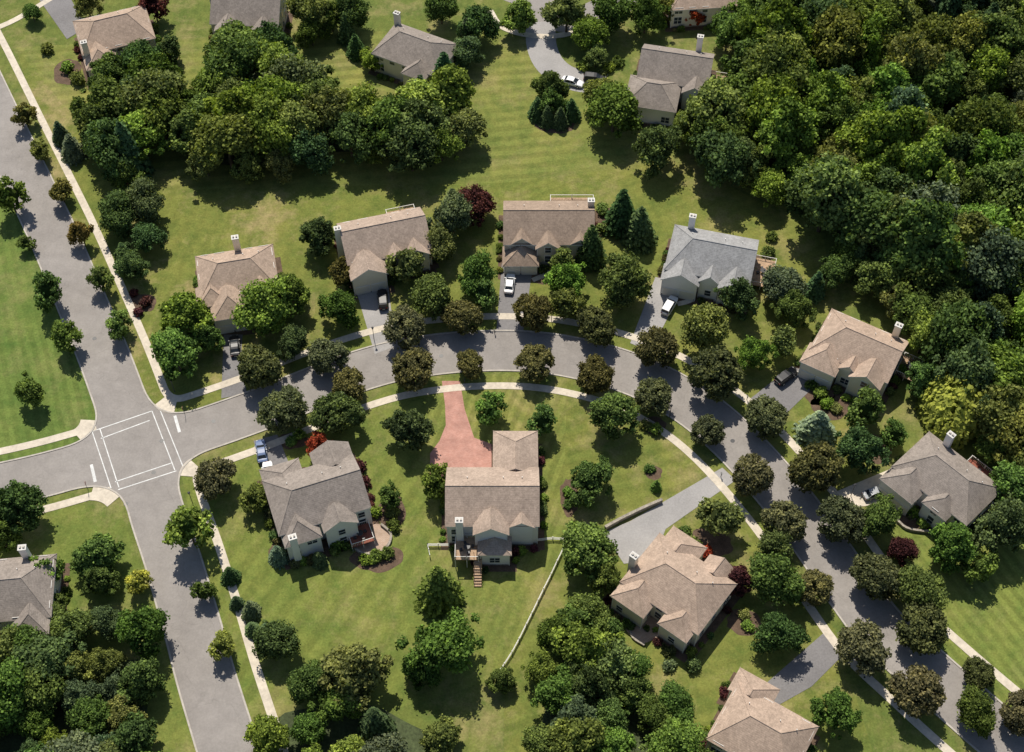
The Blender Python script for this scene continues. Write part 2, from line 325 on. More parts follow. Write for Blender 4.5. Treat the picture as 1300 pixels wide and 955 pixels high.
# ---------------------------------------------------------------- houses
SHRUBS=[]
def house(u,v,yaw,wings,roof='tan',wall='cream',chim=None,garage=None,doors=None,decks=None,name='suburban_house'):
    """wings: (cx,cy,w,d,eave,pitch,axis,hip0,hip1)"""
    w0=wings[0]; half=(w0[3] if w0[6]=='x' else w0[2])/2
    rz=w0[4]+w0[5]*half
    x,y=G(u,v,rz); yw=math.radians(yaw); E=empty(name,(x,y,0),yw)
    wl=MB(); rf=MB(); wn=MB(); bed=MB()
    def inside(px,py,k,z,mg=0.5):
        for j,q in enumerate(wings):
            if j!=k and abs(px-q[0])<q[2]/2+mg and abs(py-q[1])<q[3]/2+mg and z<q[4]+0.2: return True
        return False
    for k,(cx,cy,w,d,ev,pt,ax,h0,h1) in enumerate(wings):
        o=0.42
        def T(a,b,z): return (cx+a,cy+b,z) if ax=='x' else (cx-b,cy+a,z)
        L,Bd=(w,d) if ax=='x' else (d,w)
        hb=Bd/2; zr=ev+pt*hb; ze=ev-o*pt; A0=L/2+(o if h0 else 0.3); A1=L/2+(o if h1 else 0.3); BB=hb+o
        i0=(h0*(BB/hb) if h0 else 0); i1=(h1*(BB/hb) if h1 else 0); th=0.2
        V=[T(-A0,-BB,ze),T(A1,-BB,ze),T(A1,BB,ze),T(-A0,BB,ze),T(-A0+i0,0,zr),T(A1-i1,0,zr)]
        V2=[(a,b,c-th) for a,b,c in V]
        rf.add(V+V2,[(0,1,5,4),(2,3,4,5)],0)
        if h0: rf.add([V[3],V[0],V[4]],[(0,1,2)],0)
        if h1: rf.add([V[1],V[2],V[5]],[(0,1,2)],0)
        rf.add(V+V2,[(7,6,10,11),(9,8,11,10),(6,7,1,0),(8,9,3,2)]+([(9,6,0,3)] if h0 else [(6,0,4,10),(3,9,10,4)])+([(7,8,2,1)] if h1 else [(1,7,11,5),(8,2,5,11)]),1)
        if h0: rf.add([V2[0],V2[3],V2[4]],[(0,1,2)],1)
        if h1: rf.add([V2[2],V2[1],V2[5]],[(0,1,2)],1)
        rf.tube(Vector(V[4])+Vector((0,0,0.01)),Vector(V[5])+Vector((0,0,0.01)),0.09,0.09,0,5)
        for (hh,pi,qs) in ((h0,4,(0,3)),(h1,5,(1,2))):
            if hh:
                for q in qs: rf.tube(V[pi],V[q],0.08,0.08,0,5)
        zt=ev-0.1
        for a0,b0,a1,b1,g in ((-L/2,-hb,L/2,-hb,0),(L/2,-hb,L/2,hb,not h1),(L/2,hb,-L/2,hb,0),(-L/2,hb,-L/2,-hb,not h0)):
            if g: wl.add([T(a0,b0,-0.3),T(a1,b1,-0.3),T(a1,b1,zt),T((a0+a1)/2,0,zr-0.1),T(a0,b0,zt)],[(0,1,2,3,4)])
            else: wl.add([T(a0,b0,-0.3),T(a1,b1,-0.3),T(a1,b1,zt),T(a0,b0,zt)],[(0,1,2,3)])
        for a in (-L/2,L/2):
            for b_ in (-hb,hb):
                q=T(a,b_,0); wn.box(q[0],q[1],0,zt,0.16,0.16,0)
        wl.box(cx,cy,-0.3,0.35,w+0.06,d+0.06,1)
        floors=[1.0,3.9] if ev<6.5 else [0.8,3.5,6.0]
        floors=[f for f in floors if f+1.6<ev]
        for sd in range(4):
            ln=w if sd in(0,2) else d
            n=max(1,int(ln/2.9))
            for fi,fz in enumerate(floors):
                for i in range(n):
                    s=(i+0.5)/n*ln-ln/2
                    if sd==0: px,py,nx,ny=cx+s,cy-d/2,0,-1
                    elif sd==2: px,py,nx,ny=cx+s,cy+d/2,0,1
                    elif sd==1: px,py,nx,ny=cx+w/2,cy+s,1,0
                    else: px,py,nx,ny=cx-w/2,cy+s,-1,0
                    if inside(px,py,k,fz+1.5): continue
                    if fi==0 and ((garage and (k,sd) in garage) or (doors and (k,sd,i) in doors)): continue
                    if (k*7+sd*5+i*3+fi)%7==3 : continue
                    ww=1.15 if (i+sd+k)%3 else 1.7; hh=1.5 if fi==len(floors)-1 or (i+k)%2 else 1.8
                    if ln<2.5: ww=0.9
                    def bx(w_,h_,zc,pr,mi):
                        if nx==0: wn.box(px,py+ny*pr/2,zc-h_/2,zc+h_/2,w_,pr,mi)
                        else: wn.box(px+nx*pr/2,py,zc-h_/2,zc+h_/2,pr,w_,mi)
                    zc=fz+0.2+hh/2
                    bx(ww+0.28,hh+0.28,zc,0.07,0); bx(ww,hh,zc,0.10,1); bx(ww+0.02,0.07,zc,0.125,0)
                    if ww>1.3: bx(0.09,hh,zc,0.13,0)
            if garage and (k,sd) in garage:
                for s in ((-1.6,1.6) if ln>5.5 else (0,)):
                    if sd==0: wn.box(cx+s,cy-d/2-0.05,0.02,2.4,2.9,0.1,0); wn.box(cx+s,cy-d/2-0.08,0.02,2.25,2.6,0.12,2)
                    elif sd==2: wn.box(cx+s,cy+d/2+0.05,0.02,2.4,2.9,0.1,0); wn.box(cx+s,cy+d/2+0.08,0.02,2.25,2.6,0.12,2)
                    elif sd==1: wn.box(cx+w/2+0.05,cy+s,0.02,2.4,0.1,2.9,0); wn.box(cx+w/2+0.08,cy+s,0.02,2.25,0.12,2.6,2)
                    else: wn.box(cx-w/2-0.05,cy+s,0.02,2.4,0.1,2.9,0); wn.box(cx-w/2-0.08,cy+s,0.02,2.25,0.12,2.6,2)
            if doors:
                for (kk,ss,i) in doors:
                    if kk==k and ss==sd and ss in (0,2):
                        s=(i+0.5)/n*ln-ln/2; sg=-1 if ss==0 else 1
                        wn.box(cx+s,cy+sg*(d/2+0.04),0.3,2.7,1.5,0.08,0); wn.box(cx+s,cy+sg*(d/2+0.06),0.3,2.45,1.05,0.12,3)
                        wn.box(cx+s,cy+sg*(d/2+0.8),0,0.3,2.4,1.4,4)
        bed.add([(cx-w/2-1.3,cy-d/2-1.3,0.026+k*.002),(cx+w/2+1.3,cy-d/2-1.3,0.026+k*.002),(cx+w/2+1.3,cy+d/2+1.3,0.026+k*.002),(cx-w/2-1.3,cy+d/2+1.3,0.026+k*.002)],[(0,1,2,3)])
        for sd in range(4):
            ln=w if sd in(0,2) else d
            if garage and (k,sd) in garage: continue
            for i in range(int(ln/1.4)):
                s=(i+0.5)*1.4-ln/2+random.uniform(-.3,.3); off=random.uniform(0.8,1.3)
                if random.random()<0.3: continue
                px,py={0:(cx+s,cy-d/2-off),2:(cx+s,cy+d/2+off),1:(cx+w/2+off,cy+s),3:(cx-w/2-off,cy+s)}[sd]
                if inside(px,py,k,0,0.6): continue
                gx=x+px*math.cos(yw)-py*math.sin(yw); gy=y+px*math.sin(yw)+py*math.cos(yw)
                if any(inpoly(gx,gy,D) for D in DRG): continue
                SHRUBS.append((gx,gy,random.uniform(0.5,1.0)))
    for (cx,cy,zt) in (chim or []):
        zt-=0.5
        wn.box(cx,cy,0,zt,1.25,0.95,5); wn.box(cx,cy,zt,zt+0.15,1.42,1.12,6)
        wn.box(cx-0.3,cy,zt+0.15,zt+0.4,0.34,0.34,4); wn.box(cx+0.3,cy,zt+0.15,zt+0.4,0.34,0.34,4)
    for s in (-0.28,0.12,0.33):
        q=wings[0]
        px,py=(q[0]+s*q[2],q[1]+q[3]*0.22) if q[6]=='x' else (q[0]+q[2]*0.22,q[1]+s*q[3])
        zz=q[4]+q[5]*(half-abs((py-q[1]) if q[6]=='x' else (px-q[0])))
        rf.tube((px,py,zz-0.1),(px,py,zz+0.45),0.09,0.09,1,6)
    for (cx,cy,w,d,z,mt) in (decks or []):
        dk=MB(); dk.box(cx,cy,z-0.2,z,w,d,0)
        for a in (-1,0,1):
            for b_ in (-1,1): dk.box(cx+a*(w/2-0.1),cy+b_*(d/2-0.1),-0.2,z+1.0,0.14,0.14,1)
        for b_ in (-1,1):
            dk.box(cx,cy+b_*(d/2-0.1),z+0.92,z+1.0,w,0.08,1); dk.box(cx+b_*(w/2-0.1),cy,z+0.93,z+1.01,0.08,d-0.2,1)
            for i in range(int(w/0.3)): dk.box(cx-w/2+0.15+i*0.3,cy+b_*(d/2-0.1),z,z+0.92,0.04,0.04,1)
            for i in range(int(d/0.3)): dk.box(cx+b_*(w/2-0.1),cy-d/2+0.15+i*0.3,z,z+0.92,0.04,0.04,1)
        if w>3 and d>3:
            dk.tube((cx,cy,z),(cx,cy,z+0.72),0.08,0.08,2); dk.tube((cx,cy,z+0.72),(cx,cy,z+0.77),0.6,0.6,2,12)
            for t in (0.3,1.9,3.5,5): dk.box(cx+math.cos(t)*1.05,cy+math.sin(t)*1.05,z,z+0.45,0.45,0.45,2,t)
        dk.obj('deck',[M[mt],M['trim'],M['metal']],E)
    wl.obj('walls',[W_[wall],M['stone']],E); rf.obj('roof',[R_[roof],M['trim']],E)
    wn.obj('windows_and_doors',[M['trim'],M['glass'],M['garage'],M['redwood'],M['curb'],W_[wall],M['cap']],E)
    bed.obj('planting_bed',[M['mulch']],E)
    return E

house(297,331,12,[(0,0,14.5,10.5,5.6,.62,'x',4.2,4.2),(-2.2,-7.3,6.6,5.8,5.0,.66,'y',3.2,0),(4.3,-5.2,5.2,3.4,5.2,.72,'y',0,0),(-5.2,-4.6,5.5,4.2,5.3,.6,'y',2.5,0)],'tan','cream',[(0.8,5.2,10.0)],{(1,0)},{(0,0,3)})
house(486,284,15,[(0,0,16.5,10.4,5.7,.66,'x',0,0),(-4.9,-6.6,6.6,4.6,5.2,.66,'y',0,0),(1.2,-4.9,3.6,2.4,5.5,.8,'y',0,0),(5.2,-5.0,4.6,2.8,5.4,.74,'y',0,0)],'tan2','cream',[(-8.9,0.6,10.2)],{(1,0)},{(0,0,3)},[(5,7.6,6,4,1.2,'wood')])
house(697,267,0,[(0,0,17.5,10.8,5.8,.64,'x',0,0),(-5.6,-6.6,6.4,4.4,3.3,.66,'y',2.8,0),(-0.2,-5.2,4.2,2.6,5.6,.8,'y',0,0),(6.2,-4.2,4.6,2.6,5.4,.7,'y',0,0),(-5.4,-4.4,4.6,2.2,5.5,.85,'y',0,0)],'brown','beige',[(8.4,2.2,10.2)],{(1,0)},{(0,0,3)},[(5,7.9,9,5,1.3,'wood')])
house(907,308,-14,[(0,0,16.2,11,5.9,.62,'x',4.0,0),(-5.0,-5.9,6.8,3.6,5.1,.66,'y',0,0),(0.6,-5.4,3.6,2.6,5.5,.9,'y',0,0),(5.2,-5.6,5.0,4.0,5.6,.72,'y',0,0)],'grey','white',[(-5.2,5.3,10.2)],{(1,0)},{(0,0,3)},[(10.4,1.5,4.4,7,1.3,'wood')])
house(1096,425,-30,[(0,0,15,10.2,5.7,.62,'x',4.2,0),(-4.8,-6.1,6.4,4.4,5.2,.6,'y',3.1,0),(4.0,-5.4,5.4,4.2,5.8,.72,'y',0,0),(0.4,-5.2,3.2,2.4,5.5,.9,'y',0,0)],'tan','cream',[(5.0,5.0,9.8)],{(1,0)},{(0,0,3)},[(9.6,3.0,3.8,5,1.2,'wood')])
house(1209,594,-47,[(0,0,15.5,10,5.8,.62,'x',4.3,4.3),(-4.6,-6.0,6.4,4.4,5.2,.62,'y',3.0,0),(2.5,-5.3,4.4,3.0,5.6,.7,'y',2.1,0)],'greybrown','white',[(-4.2,5.1,9.8)],{(1,0)},{(0,0,3)},[(2.5,7.3,6,4.5,1.0,'redwood')])
house(625,617,0,[(0,0,15.6,11,7.2,.62,'x',0,0),(4.0,9.4,7.2,8.6,6.2,.62,'y',0,3.4),(-0.2,-5.6,5.4,3.6,7.4,.72,'y',0,0),(0.4,-8.2,5.0,3.0,4.6,.55,'y',2.2,0),(5.0,-5.0,4.0,1.6,7.0,.7,'y',0,0)],'tan2','white',[(-5.6,-6.1,10.0)],{(1,3)},None,[(-4.4,-8.0,4.2,4.4,3.0,'wood')])
house(399,614,20,[(0,0,15.8,10.8,6.8,.62,'x',4.0,0),(2.2,-5.8,5.4,3.4,6.6,.74,'y',0,0),(-4.6,-5.4,5.8,4.6,6.2,.66,'y',2.8,0),(4.6,6.2,6.4,4.6,6.3,.66,'y',0,0),(-4.6,6.6,6.4,4.4,5.2,.6,'y',0,3)],'greybrown','white',[(-6.2,-8.0,9.2)],{(4,2)},None,[(5.2,-7.6,4.2,3.8,1.6,'redwood')])
house(864,728,-38,[(0,0,15.0,11,5.8,.6,'x',4.6,4.6),(-4.4,-6.3,6.0,4.2,5.3,.62,'y',2.8,0),(4.2,-6.1,5.0,3.2,5.4,.66,'y',2.3,0),(-3.5,6.4,6.2,4.2,5.0,.64,'y',0,2.9),(3.8,6.2,4.6,3.0,5.4,.7,'y',0,0)],'tan','cream',[(-8.0,-2.0,9.4)],{(3,2)},{(0,2,2)})
house(860,68,-12,[(0,0,15,10.5,5.8,.66,'x',0,0),(-3.6,-8.6,10.5,8.6,5.2,.62,'x',3.8,3.8),(5.0,-5.6,4.6,3.2,5.5,.72,'y',0,0)],'greybrown','white',[(4.2,5.6,10.4)],{(1,3)},None,[(9.8,0,4.4,7,1.6,'wood')])
house(527,47,-27,[(0,0,15.5,10.5,5.8,.62,'x',4.0,4.0),(3.4,-5.8,5.0,3.2,5.5,.7,'y',2.3,0)],'greybrown','cream',[(-7.2,4.6,9.8)],None,{(0,0,2)})
house(140,22,20,[(0,0,15.5,11,5.7,.6,'x',4.2,4.2),(-4.6,-6.8,6.4,5.6,4.8,.62,'y',3.0,0)],'tan','cream',[(-7.0,-5.6,9.2)],{(1,3)},None)
house(312,-4,-4,[(0,0,15,10,5.8,.66,'x',0,0),(-3.6,-5.6,5,3,5.5,.75,'y',0,0),(4.2,-5.5,4.4,2.8,5.4,.8,'y',0,0)],'greybrown','beige',[(-8.0,1,9.8)],None,{(0,0,2)})
house(4,736,6,[(0,0,14,11,5.6,.6,'x',4.2,4.2),(4,-6.2,5.4,4.2,5.2,.62,'y',2.6,0)],'greybrown','white',[(2.5,5.8,9.2)],None,None)
house(972,920,-32,[(0,0,13.5,10.5,5.7,.62,'x',4.2,4.2),(-4.4,6.0,6.4,3.8,5.0,.64,'y',0,3)],'tan','cream',None,None,None)
house(893,-26,5,[(0,0,15,10.5,5.7,.62,'x',4.2,4.2)],'tan','cream',None,None,None)

x0,y0=G(607,710)
st=MB()
for i in range(12): st.box(x0,y0-0.5-i*0.42,0,2.9-i*0.24,1.3,0.42,0)
for s in (-0.68,0.68):
    for i in range(0,12,2): st.box(x0+s,y0-0.5-i*0.42,0,3.8-i*0.24,0.08,0.08,0)
st.obj('wooden_staircase',[M['wood']])

# ---------------------------------------------------------------- garden hardscape
def blob(u,v,r,sq=1,seed=0,n=20):
    x,y=G(u,v); rr=random.Random(seed)
    return smooth_closed([(x+r*math.cos(t)*(0.85+0.3*rr.random()),y+r*sq*math.sin(t)*(0.85+0.3*rr.random())) for t in np.linspace(0,2*math.pi,n,endpoint=False)])
sheet('garden_patio',blob(472,686,3.6,.9,1,14),0.045,M['patio'])
sheet('garden_patio',blob(818,797,3.0,.9,3,12),0.045,M['patio'])
def wallrun(name,P,w,h,mat):
    mb=MB(); ribbon(mb,catmull(GP(P),0.7),w,0.0,h); return mb.obj(name,[mat])
wallrun('stone_wall',[(450,697),(462,704),(482,703),(494,692),(496,678),(484,667)],0.4,0.6,M['stone'])
wallrun('retaining_wall',[(768,672),(790,660),(815,648),(840,637)],0.5,1.0,M['stone'])
wallrun('retaining_wall',[(1138,662),(1150,672),(1170,676),(1185,676)],0.4,0.7,M['stone'])
wallrun('stone_wall',[(798,795),(803,810),(818,820)],0.4,0.5,M['stone'])
for (u,v,r,s,k) in [(478,708,4.5,.6,5),(497,650,2.4,1.6,6),(365,700,3,1,7),(1055,515,4,.8,8),(1040,500,3,1,9),(1160,650,4,1,10),(722,632,1.6,2.4,11),(830,540,2.4,.8,12),(900,690,4,.8,13),(705,160,4.5,.5,14),(205,75,3.4,1,15),(180,385,3,.8,16),(830,600,1.5,1,17),(945,790,3,.8,18),(370,560,3,.6,20),(690,350,3,.7,22),(770,280,3,1.2,23),(1110,570,3,1,24),(85,92,3,1.4,25)]:
    sheet('mulch_bed',blob(u,v,r,s,k),0.0255,M['mulch'])
def fence(name,P,h=1.1,post=2.4):
    L=catmull(GP(P),post); mb=MB()
    for p in L: mb.box(p[0],p[1],0,h+0.1,0.13,0.13)
    for p,q in zip(L[:-1],L[1:]):
        d=q-p; ln=np.linalg.norm(d); c=(p+q)/2; a=math.atan2(d[1],d[0])
        for z in (0.3,0.62,0.94): mb.box(c[0],c[1],z,z+0.13,ln-0.13,0.06,0,a)
    return mb.obj(name,[M['trim']])
fence('rail_fence',[(543,694),(570,694)]); fence('rail_fence',[(682,688),(716,687),(707,715),(690,750),(668,795),(650,830),(630,860)])
fence('rail_fence',[(543,694),(546,708)])
mb=MB(); ribbon(mb,catmull(GP([(352,622),(345,640),(338,655)]),0.7),1.0,0.05); ribbon(mb,catmull(GP([(1130,602),(1150,640),(1160,660)]),0.7),1.2,0.052); ribbon(mb,catmull(GP([(700,345),(690,350),(676,356)]),0.7),1.1,0.052); ribbon(mb,catmull(GP([(880,380),(870,384),(860,386)]),0.7),1.1,0.052);mb.obj('garden_path',[M['concrete']])
def stop_sign(u,v,yaw):
    x,y=G(u,v); E=empty('stop_sign',(x,y,0),yaw); mb=MB(); mb.tube((0,0,0),(0,0,2.6),0.04,0.04); mb.obj('post',[M['metal']],E)
    mb=MB(); P=[(0.38*math.cos(t),-0.06,2.4+0.38*math.sin(t)) for t in np.linspace(math.pi/8,2*math.pi+math.pi/8,8,endpoint=False)]
    mb.add(P+[(a,-0.04,c) for a,b_,c in P],[tuple(range(8)),tuple(range(8,16))[::-1]]+[(i,(i+1)%8,8+(i+1)%8,8+i) for i in range(8)]); mb.obj('sign_plate',[P_['red']],E)
stop_sign(235,527,math.radians(-80)); stop_sign(112,622,math.radians(100))
for u,v in [(222,498),(700,408),(850,530),(1080,630),(245,640),(475,432),(1040,770)]:
    x,y=G(u,v); mb=MB(); mb.tube((0,0,0),(0,0,3.6),0.07,0.05); mb.tube((0,0,3.6),(0,0,4.05),0.14,0.22,0,8); mb.tube((0,0,4.05),(0,0,4.2),0.26,0.05,0,8)
    o=mb.obj('street_lamp',[M['metal']]); o.location=(x,y,0)
for u,v in [(505,436),(628,424),(812,430),(948,508),(1050,640),(318,497),(915,606),(590,487)]:
    x,y=G(u,v); mb=MB(); mb.box(0,0,0,1.1,0.1,0.1); mb.box(0,0,1.1,1.28,0.2,0.5); mb.tube((0,-0.25,1.28),(0,0.25,1.28),0.1,0.1,0,10)
    o=mb.obj('mailbox',[M['metal']]); o.location=(x,y,0)

# ---------------------------------------------------------------- cars
def car(u,v,yaw,col,suv=False,name='parked_car'):
    x,y=G(u,v,0.7); E=empty(name,(x,y,0.075),math.radians(yaw)); up=0.12 if suv else 0.0; zr=1.74 if suv else 1.45
    E.scale=(1.06,1.06,1.04)
    body=MB()
    st=[(-2.35,.62,.46,.66),(-2.30,.78,.34,.88+up),(-2.0,.88,.27,.97+up),(-1.0,.92,.24,.98+up),(.6,.92,.24,.97+up),(1.05,.91,.24,.95+up),(1.75,.87,.27,.85+up),(2.15,.80,.31,.74+up),(2.34,.64,.40,.60+up*.5)]
    n=11; V=[]
    for a,w,zl,zh in st:
        V+=[(a,-w*.8,zl),(a,-w*.97,zl+.1),(a,-w,zl+.26),(a,-w*.985,zh-.14),(a,-w*.87,zh-.01),(a,0,zh+.035),(a,w*.87,zh-.01),(a,w*.985,zh-.14),(a,w,zl+.26),(a,w*.97,zl+.1),(a,w*.8,zl)]
    m=len(st)
    Fs=[(i*n+j,(i+1)*n+j,(i+1)*n+(j+1)%n,i*n+(j+1)%n) for i in range(m-1) for j in range(n)]+[tuple(range(n)),tuple(range((m-1)*n,m*n))[::-1]]
    body.add(V,Fs,0)
    if suv: gs=[(-2.22,.78,.93+up),(-2.05,.68,zr-.10),(-1.7,.65,zr-.01),(-.2,.66,zr),(.35,.64,zr-.06),(1.15,.80,.93+up)]
    else: gs=[(-1.85,.76,.93),(-1.25,.64,zr-.12),(-.85,.62,zr-.02),(-.1,.62,zr),(.3,.61,zr-.06),(1.15,.78,.92)]
    gb=.86; gv=[]
    for a,w,z in gs: gv+=[(a,-w,z),(a,w,z)]
    k=len(gs); gl=MB()
    gl.add([gv[0],gv[1],gv[3],gv[2]],[(0,1,2,3)],0); gl.add([gv[2*k-4],gv[2*k-3],gv[2*k-1],gv[2*k-2]],[(0,1,2,3)],0)
    for s_,o_ in ((-1,0),(1,1)):
        tp=[gv[2*i+o_] for i in range(k)]; bot=[(gs[i][0],s_*gb,.92+up) for i in range(1,k-1)]
        pg=[tp[0]]+bot+[tp[-1]]+tp[1:-1][::-1]
        gl.add(pg,[tuple(range(len(pg)))],0)
    for i in range(1,k-2):
        q=[gv[2*i],gv[2*i+2],gv[2*i+3],gv[2*i+1]]; q=[(a,b*1.02,c+.015) for a,b,c in q]; body.add(q,[(0,1,2,3)],0)
    for s_,o_ in ((-1,0),(1,1)):
        for i,j in ((0,1),(k-2,k-1)): body.tube(gv[2*i+o_],gv[2*j+o_],.045,.045,0,5)
        for i in range(1,k-2): body.tube(gv[2*i+o_],gv[2*i+2+o_],.04,.04,0,5)
        body.tube((-.25,s_*.87,.93+up),(-.28,s_*.64,zr-.02),.04,.035,0,5)
        body.box(.95,s_*.95,.93+up,1.06+up,.12,.22,0)
    body.obj('body',[P_[col]],E); gl.obj('glass',[M['carglass']],E)
    wh=MB()
    for a in (-1.42,1.42):
        for s in (-1,1): wh.tube((a,s*.72,.33),(a,s*.94,.33),.34,.34,0,16); wh.tube((a,s*.94,.33),(a,s*.955,.33),.2,.19,1,10)
    wh.obj('wheels',[M['rubber'],M['trim']],E)
    lt=MB()
    for s in (-1,1): lt.box(-2.28,s*.58,.68+up,.84+up,.1,.3,0); lt.box(2.24,s*.55,.58+up,.68+up,.16,.3,1)
    lt.box(-2.345,0,.5,.62,.05,.5,1)
    lt.obj('lamps',[M['tail'],M['cap']],E)
car(647,360,84,'white'); car(486,380,97,'black',True); car(850,388,62,'white',True); car(298,439,100,'black'); car(998,478,38,'black',True)
car(727,104,-22,'white'); car(755,100,-8,'black',True); car(332,573,102,'blue'); car(341,601,102,'white',True); car(1112,625,20,'silver')

# ---------------------------------------------------------------- vegetation meshes
def quads(P,Nn,size,asp=1.0,up=None):
    n=len(P); Nn=Nn/(np.linalg.norm(Nn,axis=1)[:,None]+1e-9)
    r=rng.normal(size=(n,3)) if up is None else np.tile(np.array(up,float),(n,1))+rng.normal(size=(n,3))*0.12
    t=np.cross(Nn,r); t/=np.linalg.norm(t,axis=1)[:,None]+1e-9; b=np.cross(Nn,t)
    s=(size*(0.6+0.8*rng.random(n)))[:,None]/2
    c=[P-t*s-b*s*asp*0.6,P+t*s*0.7-b*s*asp,P+t*s+b*s*asp*0.7,P-t*s*0.6+b*s*asp]
    return np.stack(c,1).reshape(-1,3)
def ico(c,r):
    t=(1+5**.5)/2
    v=np.array([(-1,t,0),(1,t,0),(-1,-t,0),(1,-t,0),(0,-1,t),(0,1,t),(0,-1,-t),(0,1,-t),(t,0,-1),(t,0,1),(-t,0,-1),(-t,0,1)],float); v/=np.linalg.norm(v[0])
    f=[(0,11,5),(0,5,1),(0,1,7),(0,7,10),(0,10,11),(1,5,9),(5,11,4),(11,10,2),(10,7,6),(7,1,8),(3,9,4),(3,4,2),(3,2,6),(3,6,8),(3,8,9),(4,9,5),(2,4,11),(6,2,10),(8,6,7),(9,8,1)]
    v=v*(0.85+0.3*rng.random((12,1)))
    return c+v*r,f
def finish(name,Q,tone,wood,cores):
    V=list(map(tuple,Q)); nq=len(Q)//4
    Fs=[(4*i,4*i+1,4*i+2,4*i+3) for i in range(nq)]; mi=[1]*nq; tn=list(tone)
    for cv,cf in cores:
        o=len(V); V+=list(map(tuple,cv)); Fs+=[tuple(i+o for i in f) for f in cf]; mi+=[1]*len(cf); tn+=[0.12]*len(cf)  # cores get a dark tone: shade in the crown gaps put into colour
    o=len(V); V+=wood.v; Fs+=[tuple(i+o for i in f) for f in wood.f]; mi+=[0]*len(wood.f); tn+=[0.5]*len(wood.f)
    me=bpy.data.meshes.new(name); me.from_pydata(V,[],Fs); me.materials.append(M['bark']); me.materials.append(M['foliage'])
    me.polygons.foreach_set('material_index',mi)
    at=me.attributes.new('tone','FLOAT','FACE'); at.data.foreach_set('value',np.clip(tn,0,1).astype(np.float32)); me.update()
    return me
def decid(name,R,Rz,hc,npf,pr,nleaf,leaf,seed,irr=0.25,shrub=False,taper=0.0):
    global rng; rng=np.random.default_rng(seed)
    wood=MB()
    if not shrub: wood.tube((0,0,-0.2),(0,0,hc),R*0.065,R*0.035)
    Q=[];T=[];cores=[]
    ga=math.pi*(3-5**.5); lob=rng.random(8)
    for i in range(npf):
        z=1-1.62*(i+0.5)/npf; a=i*ga+rng.normal()*0.4; z+=rng.normal()*0.08; z=max(-0.75,min(1,z)); s=math.sqrt(max(0,1-z*z))*(1-taper*max(0,z))
        d=np.array([s*math.cos(a),s*math.sin(a),z])
        k=1+irr*(math.sin(a*2+lob[0]*6)*0.35+math.sin(a*3+lob[1]*6)*0.35)+rng.normal()*irr*0.45
        p_r=pr*(0.5+0.9*rng.random()**1.3)
        c=d*np.array([R-p_r*0.8,R-p_r*0.8,Rz-p_r*0.8])*k+np.array([0,0,hc])
        m=int(nleaf/npf*(p_r/pr)**2)
        dd=rng.normal(size=(m*2,3)); dd/=np.linalg.norm(dd,axis=1)[:,None]; dd=dd[(dd@d)>-0.25][:m]
        rad=p_r*(0.6+0.62*rng.random(len(dd))**1.5)[:,None]
        P=c+dd*rad*np.array([1,1,0.85])+rng.normal(size=dd.shape)*p_r*0.13
        nn=dd*0.6+rng.normal(size=dd.shape)*0.65+np.array([0,0,0.4])
        Q.append(quads(P,nn,leaf))
        T.append(0.42+0.17*rng.normal(size=len(dd))+rng.normal()*0.09+0.12*dd[:,2])  # random leaf tone, plus lit clump tops painted in as lighter colour
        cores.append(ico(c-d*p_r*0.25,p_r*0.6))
        if not shrub and i%4==0:
            wood.tube((0,0,hc*(0.35+0.3*rng.random())),tuple(c),R*0.03,R*0.008,0,5)
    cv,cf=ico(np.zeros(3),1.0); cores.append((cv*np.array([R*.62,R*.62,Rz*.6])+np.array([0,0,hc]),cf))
    return finish(name,np.concatenate(Q),np.concatenate(T),wood,cores)
def conifer(name,R,Ht,lev,nb,leaf,seed):
    global rng; rng=np.random.default_rng(seed)
    wood=MB(); wood.tube((0,0,-0.2),(0,0,Ht*0.97),R*0.07,0.03)
    P=[];NN=[];T=[]
    for l in range(lev):
        z=Ht*(0.06+0.93*(l/lev)); r0=R*(1-z/Ht)**0.8+0.12
        for b in range(nb if l<lev*0.7 else nb*2//3):
            a=2*math.pi*(b+rng.random()*0.7)/nb+l*1.3; r=r0*(0.72+0.42*rng.random()); n=max(3,int(r/leaf*3.2))
            t=np.linspace(0.15,1,n); sp=(1-t)*0.1+0.16*r*np.minimum(t,1.1-t)*2
            px=np.cos(a)*t*r+rng.normal(size=n)*sp*0.5; py=np.sin(a)*t*r+rng.normal(size=n)*sp*0.5
            pz=z-0.22*r*t+0.08*r*t*t+rng.normal(size=n)*0.08
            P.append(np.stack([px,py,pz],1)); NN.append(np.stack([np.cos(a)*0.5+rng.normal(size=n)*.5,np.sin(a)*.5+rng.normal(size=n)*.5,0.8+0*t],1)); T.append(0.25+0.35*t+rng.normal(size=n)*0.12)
    P=np.concatenate(P); nn=np.concatenate(NN)
    k=9; cv=[]
    for i in range(k): cv.append((R*.62*math.cos(i*2*math.pi/k),R*.62*math.sin(i*2*math.pi/k),Ht*0.08))
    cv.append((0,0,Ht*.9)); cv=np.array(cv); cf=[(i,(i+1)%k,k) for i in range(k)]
    return finish(name,quads(P,nn,leaf),np.concatenate(T),wood,[(cv,cf)])
